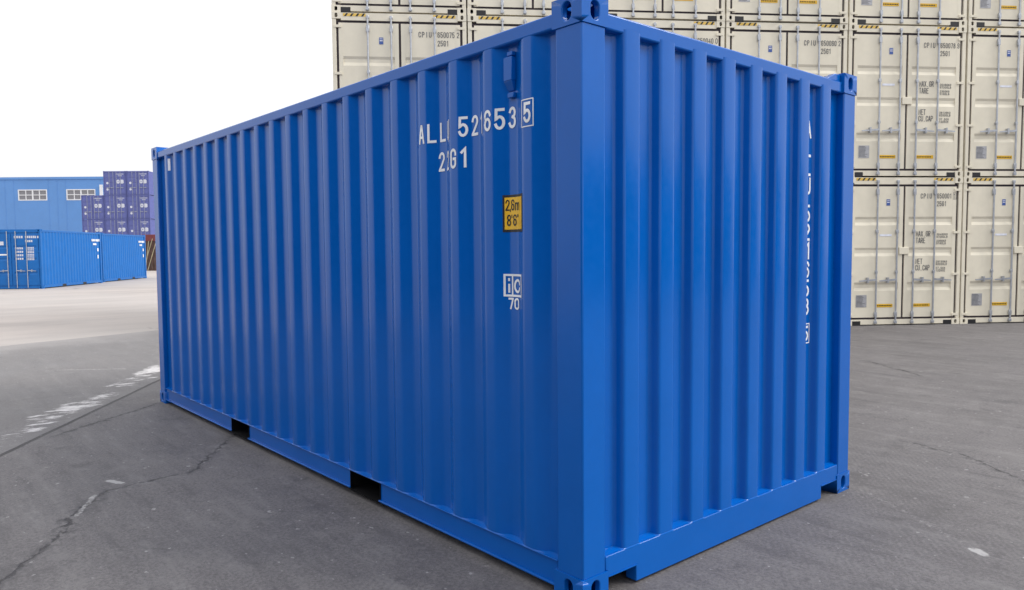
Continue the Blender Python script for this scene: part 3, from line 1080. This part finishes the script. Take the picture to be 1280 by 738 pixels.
for t in range(3):
    for c in range(6):
        o = beige if first else copy_tree(beige)
        first = False
        off = jr.uniform(-0.012, 0.012) if t else 0
        p = S0 + SX * (c * 2.426 + jr.uniform(-0.006, 0.006)) + SYv * off
        o.location = (p.x, p.y, t * BH)
        o.rotation_euler = (0, 0, TH)
        o['label'] = NAMES[(t, c)]
        if (t, c) in NUM:
            s = NUM[(t, c)]
            q = text_quads('CPIU', 1.535, 2.475, 0.044, 0.100, 0.0115, 0.062) + text_quads(s[:6], 1.875, 2.475, 0.042, 0.100, 0.0115, 0.053) + \
                strokes(s[6], 2.222, 2.475, 0.044, 0.100, 0.0115)
            if (t, c) == (0, 4):
                q += frame_quads(2.210, 2.278, 2.46, 2.59, 0.006)
            q += text_quads('25G1', 1.875, 2.325, 0.042, 0.100, 0.0115, 0.053)
            dd = [ch for ch in o.children if ch.name.startswith('door') and ch.get('label') == 'right hand door'][0]
            decal(q, YD, 'container_number', M['grey_print'], dd)

# ------------------------------------------------------------------ azure containers far left
AZ, (al, ar) = freight_container('parked_container', 2.438, 2.591, M['azure'], M['azure'], detail=1)
tag(AZ, 'blue container with white weight table on its doors, standing on pale concrete', 'container', 'blue containers end to end on the concrete')
q = []
def blocks(x, z, n, w, h, g):
    return [rect(x + i * (w + g), x + i * (w + g) + w, z, z + h) for i in range(n)]
q = blocks(1.35, 2.20, 4, 0.07, 0.10, 0.025) + blocks(1.80, 2.20, 6, 0.06, 0.10, 0.018) + blocks(2.29, 2.20, 1, 0.06, 0.10, 0) + blocks(1.80, 2.03, 4, 0.06, 0.09, 0.018)
decal(q, 0.0125, 'container_number', M['pale_print'], ar)
q = []
for z in (1.72, 1.57, 1.42, 1.27):
    q += blocks(1.38, z, 4, 0.065, 0.085, 0.02) + blocks(1.83, z + 0.045, 5, 0.05, 0.05, 0.015) + blocks(1.83, z - 0.02, 5, 0.05, 0.05, 0.015)
decal(q, 0.0125, 'weight_table', M['pale_print'], ar)
decal([rect(0.64, 1.05, 1.46, 1.52)], 0.0125, 'white_strip', M['white'], al)
decal([rect(0.70, 0.92, 1.90, 2.06)], 0.0125, 'round_sticker', M['pale_print'], al)
# marks on the visible long side (local x = W)
def side_mark(quads, name, mat, parent, W=2.438):
    flat_quads(quads, lambda s, d, z: (W + 0.001 - d, s, z)).build(name, mat, parent)
LB = 6.058
q = blocks(LB - 1.10, 2.12, 4, 0.075, 0.11, 0.025) + blocks(LB - 0.66, 2.12, 4, 0.07, 0.11, 0.012) + blocks(LB - 0.30, 2.12, 1, 0.08, 0.12, 0) + blocks(LB - 0.95, 1.93, 4, 0.075, 0.10, 0.02)
side_mark(q, 'side_number', M['white'], AZ)
side_mark([rect(LB - 0.50, LB - 0.36, 1.62, 1.78)], 'height_label', M['sticker_white'], AZ)
side_mark([rect(LB - 0.50, LB - 0.38, 1.26, 1.44)], 'approval_mark', M['white'], AZ)
T2 = math.radians(55.4)
AX, AY = Vector((math.cos(T2), math.sin(T2), 0)), Vector((-math.sin(T2), math.cos(T2), 0))
near_corner = Vector((-35.99, 3.622, -0.004))
AZ.location = near_corner - AX * 2.438
AZ.rotation_euler = (0, 0, T2)
AZ2 = copy_tree(AZ)
AZ2.location = near_corner - AX * 2.438 + AY * (6.058 + 0.78) + AX * -0.28
AZ2['label'] = 'blue container standing just past the end of another blue one on the concrete'

# ------------------------------------------------------------------ violet container stack
PW, PH = 2.438, 2.591
pur, (p_l, p_r) = freight_container('violet_container', PW, PH, M['purple'], M['purple'], detail=1)
tag(pur, '', 'container', 'violet containers stacked in front of the shed')
for z in (1.30, 0.62):
    mb = MB()
    n16 = [(0.42 + 0.13 * math.cos(2 * math.pi * k / 16), 0.0125, z + 0.13 * math.sin(2 * math.pi * k / 16)) for k in range(16)]
    mb.add(n16, [tuple(range(16))])
    mb.build('round_sticker', M['pale_print'], p_l)
q = strokes('C', 1.42, 1.24, 0.34, 0.42, 0.13) + strokes('B', 1.86, 1.24, 0.34, 0.42, 0.13)
decal(q, 0.0115, 'door_logo', M['pale_print'], p_r)
q = blocks(1.36, 2.22, 9, 0.075, 0.075, 0.02) + blocks(1.62, 2.04, 5, 0.06, 0.07, 0.02)
decal(q, 0.0115, 'container_number', M['pale_print'], p_r)
RH = Vector((RV.x, RV.y, 0)).normalized()
FH = Vector((FV.x, FV.y, 0)).normalized()
TP = math.atan2(RH.y, RH.x)
def at_depth(px, depth, z):
    """ground position seen at column px, depth metres ahead"""
    p = CAM + FV * depth + RV * ((px - 640) / FPX * depth)
    return Vector((p.x, p.y, z))
p0 = at_depth(106.3, 82.5, -0.004)
PN = {(0, 0): 'violet container at the bottom of the three high column beside the blue shed',
      (1, 0): 'violet container in the middle of the three high column beside the blue shed',
      (2, 0): 'violet container on top of the three high column, covering part of a shed window',
      (0, 1): 'violet container at the bottom of the four high column next to the shorter one',
      (1, 1): 'violet container second from the ground in the column next to the shorter one',
      (2, 1): 'violet container third from the ground in the column next to the shorter one',
      (3, 1): 'violet container on top of the four high column next to the white downpipe',
      (0, 2): 'violet container at the bottom of the last column, behind the rusty box',
      (1, 2): 'violet container second from the ground in the last column beyond the blue roof',
      (2, 2): 'violet container third from the ground in the last column',
      (3, 2): 'violet container on top of the last column, partly behind the tall blue corner post'}
first = True
for c, n_t in ((0, 3), (1, 4), (2, 4)):
    for t in range(n_t):
        o = pur if first else copy_tree(pur)
        first = False
        p = p0 + RH * (c * 2.49)
        o.location = (p.x, p.y, -0.004 + t * PH)
        o.rotation_euler = (0, 0, TP)
        o['label'] = PN[(t, c)]

# ------------------------------------------------------------------ rusty box with a red top and leaning poles
rb = empty('storage_box', at_depth(180.0, 64.0, -0.004), TP)
tag(rb, 'rusty brown steel box with a red top band beyond the blue containers', 'storage box')
P = [(0.0, 0.03)]
x = 0.1
while x < 2.6:
    P += [(x, 0.03), (x + 0.06, 0), (x + 0.13, 0), (x + 0.19, 0.03)]
    x += 0.28
corrugated(P + [(x, 0.03)], lambda s, d, z: (s, d, z), 0.12, 2.52).build('front_wall', M['rust'], rb)
MB().box(0.0, x, 0.05, 2.3, 0.1, 2.5).build('box_body', M['rust'], rb)
MB().box(-0.03, x + 0.03, -0.03, 2.33, 2.5, 3.05).build('top_band', M['red'], rb, bevel=0.02)
MB().box(-0.02, x + 0.02, -0.02, 2.32, 0.0, 0.12).build('base_rail', M['rust'], rb)
for k, (xa, xb) in enumerate(((0.35, 0.95), (0.62, 0.62), (0.85, 1.2))):
    a = rb.matrix_basis @ Vector((xa, -0.75 - 0.1 * k, 0))
    b = rb.matrix_basis @ Vector((xb, -0.13, 2.7 - 0.2 * k))
    a.z = 0.03
    o = MB().tube(a, b, 0.03, 8).build('leaning_pole', M['wood'], None, smooth=50)
    tag(o, ('pale pole leaning at the steepest slant against the rusty box', 'pale pole standing almost upright against the rusty box', 'short pale pole leaning on the rusty box beside the upright one')[k], 'pole', 'poles leaning on the rusty box')

# ------------------------------------------------------------------ blue shed
DS = 105.0
sh_r = at_depth(150, DS, 0)
wid = 48.0
shed = empty('industrial_shed', (sh_r.x - RH.x * wid, sh_r.y - RH.y * wid, -0.004), TP)
tag(shed, 'long sky blue industrial shed with a row of high white framed windows', 'building')
def lx(px):        # local x on the wall for a pixel column
    p = at_depth(px, DS, 0)
    return (p - Vector(shed.location)).dot(RH)
WT = 12.0
wins = [(lx(28.5) - 60 * DS / FPX * k, lx(28.5) - 60 * DS / FPX * k + 36 * DS / FPX) for k in (-1, 0, 1, 2, 3)]
wz0, wz1 = 8.82, 10.32
xs = [0.0]
# wall built as cladding panels round the window openings
mb = MB()
cur = 0.0
for a, b in sorted(wins):
    if a > cur:
        mb.box(cur, a, 0, 0.25, 0, WT)
    mb.box(a, b, 0, 0.25, 0, wz0)
    mb.box(a, b, 0, 0.25, wz1, WT)
    cur = b
mb.box(cur, wid, 0, 0.25, 0, WT)
wall = mb.build('wall', M['shed'], shed)
for k in range(0, 40):
    xx = k * 1.2 + 0.3
    if any(a - 0.05 < xx < b + 0.05 for a, b in wins):
        continue
    MB().box(xx, xx + 0.04, -0.022, -0.001, 0.1, WT - 0.35).build('cladding_rib', M['shed'], wall)
MB().box(0, wid, 0.26, 24, 0.0, WT - 0.1).build('shed_body', M['shed'], shed)
MB().box(-0.1, wid + 0.1, -0.10, 0.30, WT - 0.30, WT + 0.02).build('eaves_trim', M['shed'], shed)
MB().add([(-0.1, 0.3, WT), (wid + 0.1, 0.3, WT), (wid + 0.1, 12, WT + 0.8), (-0.1, 12, WT + 0.8), (wid + 0.1, 24, WT), (-0.1, 24, WT)],
         [(0, 1, 2, 3), (3, 2, 4, 5)]).build('roof', M['roof'], shed)
for a, b in wins:
    fr = MB()
    t = 0.13
    fr.box(a, b, -0.03, 0.10, wz0, wz0 + t).box(a, b, -0.03, 0.10, wz1 - t, wz1)
    fr.box(a, a + t, -0.03, 0.10, wz0 + t, wz1 - t).box(b - t, b, -0.03, 0.10, wz0 + t, wz1 - t)
    w_ = fr.build('window', M['frame'], shed)
    mid_z = (wz0 + wz1) / 2
    MB().box(a + t, b - t, -0.02, 0.08, mid_z - 0.05, mid_z + 0.05).build('glazing_bar', M['frame'], w_)
    pw = (b - a - 2 * t) / 4
    for k in range(1, 4):
        xx = a + t + pw * k
        for za, zb_ in ((wz0 + t, mid_z - 0.05), (mid_z + 0.05, wz1 - t)):
            MB().box(xx - 0.05 - (0.04 if k == 2 else 0), xx + 0.05 + (0.04 if k == 2 else 0), -0.02, 0.08, za, zb_).build('glazing_bar', M['frame'], w_)
    for k in range(4):
        for za, zb_ in ((wz0 + t, mid_z - 0.05), (mid_z + 0.05, wz1 - t)):
            MB().box(a + t + pw * k, a + t + pw * (k + 1), 0.05, 0.07, za, zb_).build('pane', M['glass'], w_)
MB().box(lx(130.8), lx(134.2), -0.25, -0.03, 0.0, lx(1) * 0 + 10.9).build('downpipe', M['frame'], shed)

# ------------------------------------------------------------------ added navy rows, unseen from the camera, to darken what the blue walls reflect
opp, _d = freight_container('added_row_container', 2.438, 2.591, M['navy'], M['navy'], detail=1)
tag(opp, '', 'container', 'added unseen navy containers behind the viewpoint')
first = True
for t, tn in enumerate(('bottom', 'middle', 'top')):
    for c, cn in enumerate(('first', 'second', 'third', 'fourth')):
        o = opp if first else copy_tree(opp)
        first = False
        o.location = (13.5 - c * 6.2, -17.5, t * 2.591)
        o.rotation_euler = (0, 0, math.pi / 2)
        o['label'] = 'added unseen navy container in the %s tier, %s along the row facing the blue container' % (tn, cn)
first = True
for t, tn in enumerate(('lower', 'upper')):  # second added row, out of view, darkens the end wall's reflection
    for c, cn in enumerate(('first', 'second', 'third', 'fourth')):
        o = copy_tree(opp)
        o.location = (17.6, 9.0 + c * 6.2, t * 2.591)
        o.rotation_euler = (0, 0, 0)
        o['label'] = 'added unseen navy container in the %s tier, %s along the row facing the corrugated end' % (tn, cn)
        o['group'] = 'added unseen navy containers in the low row'
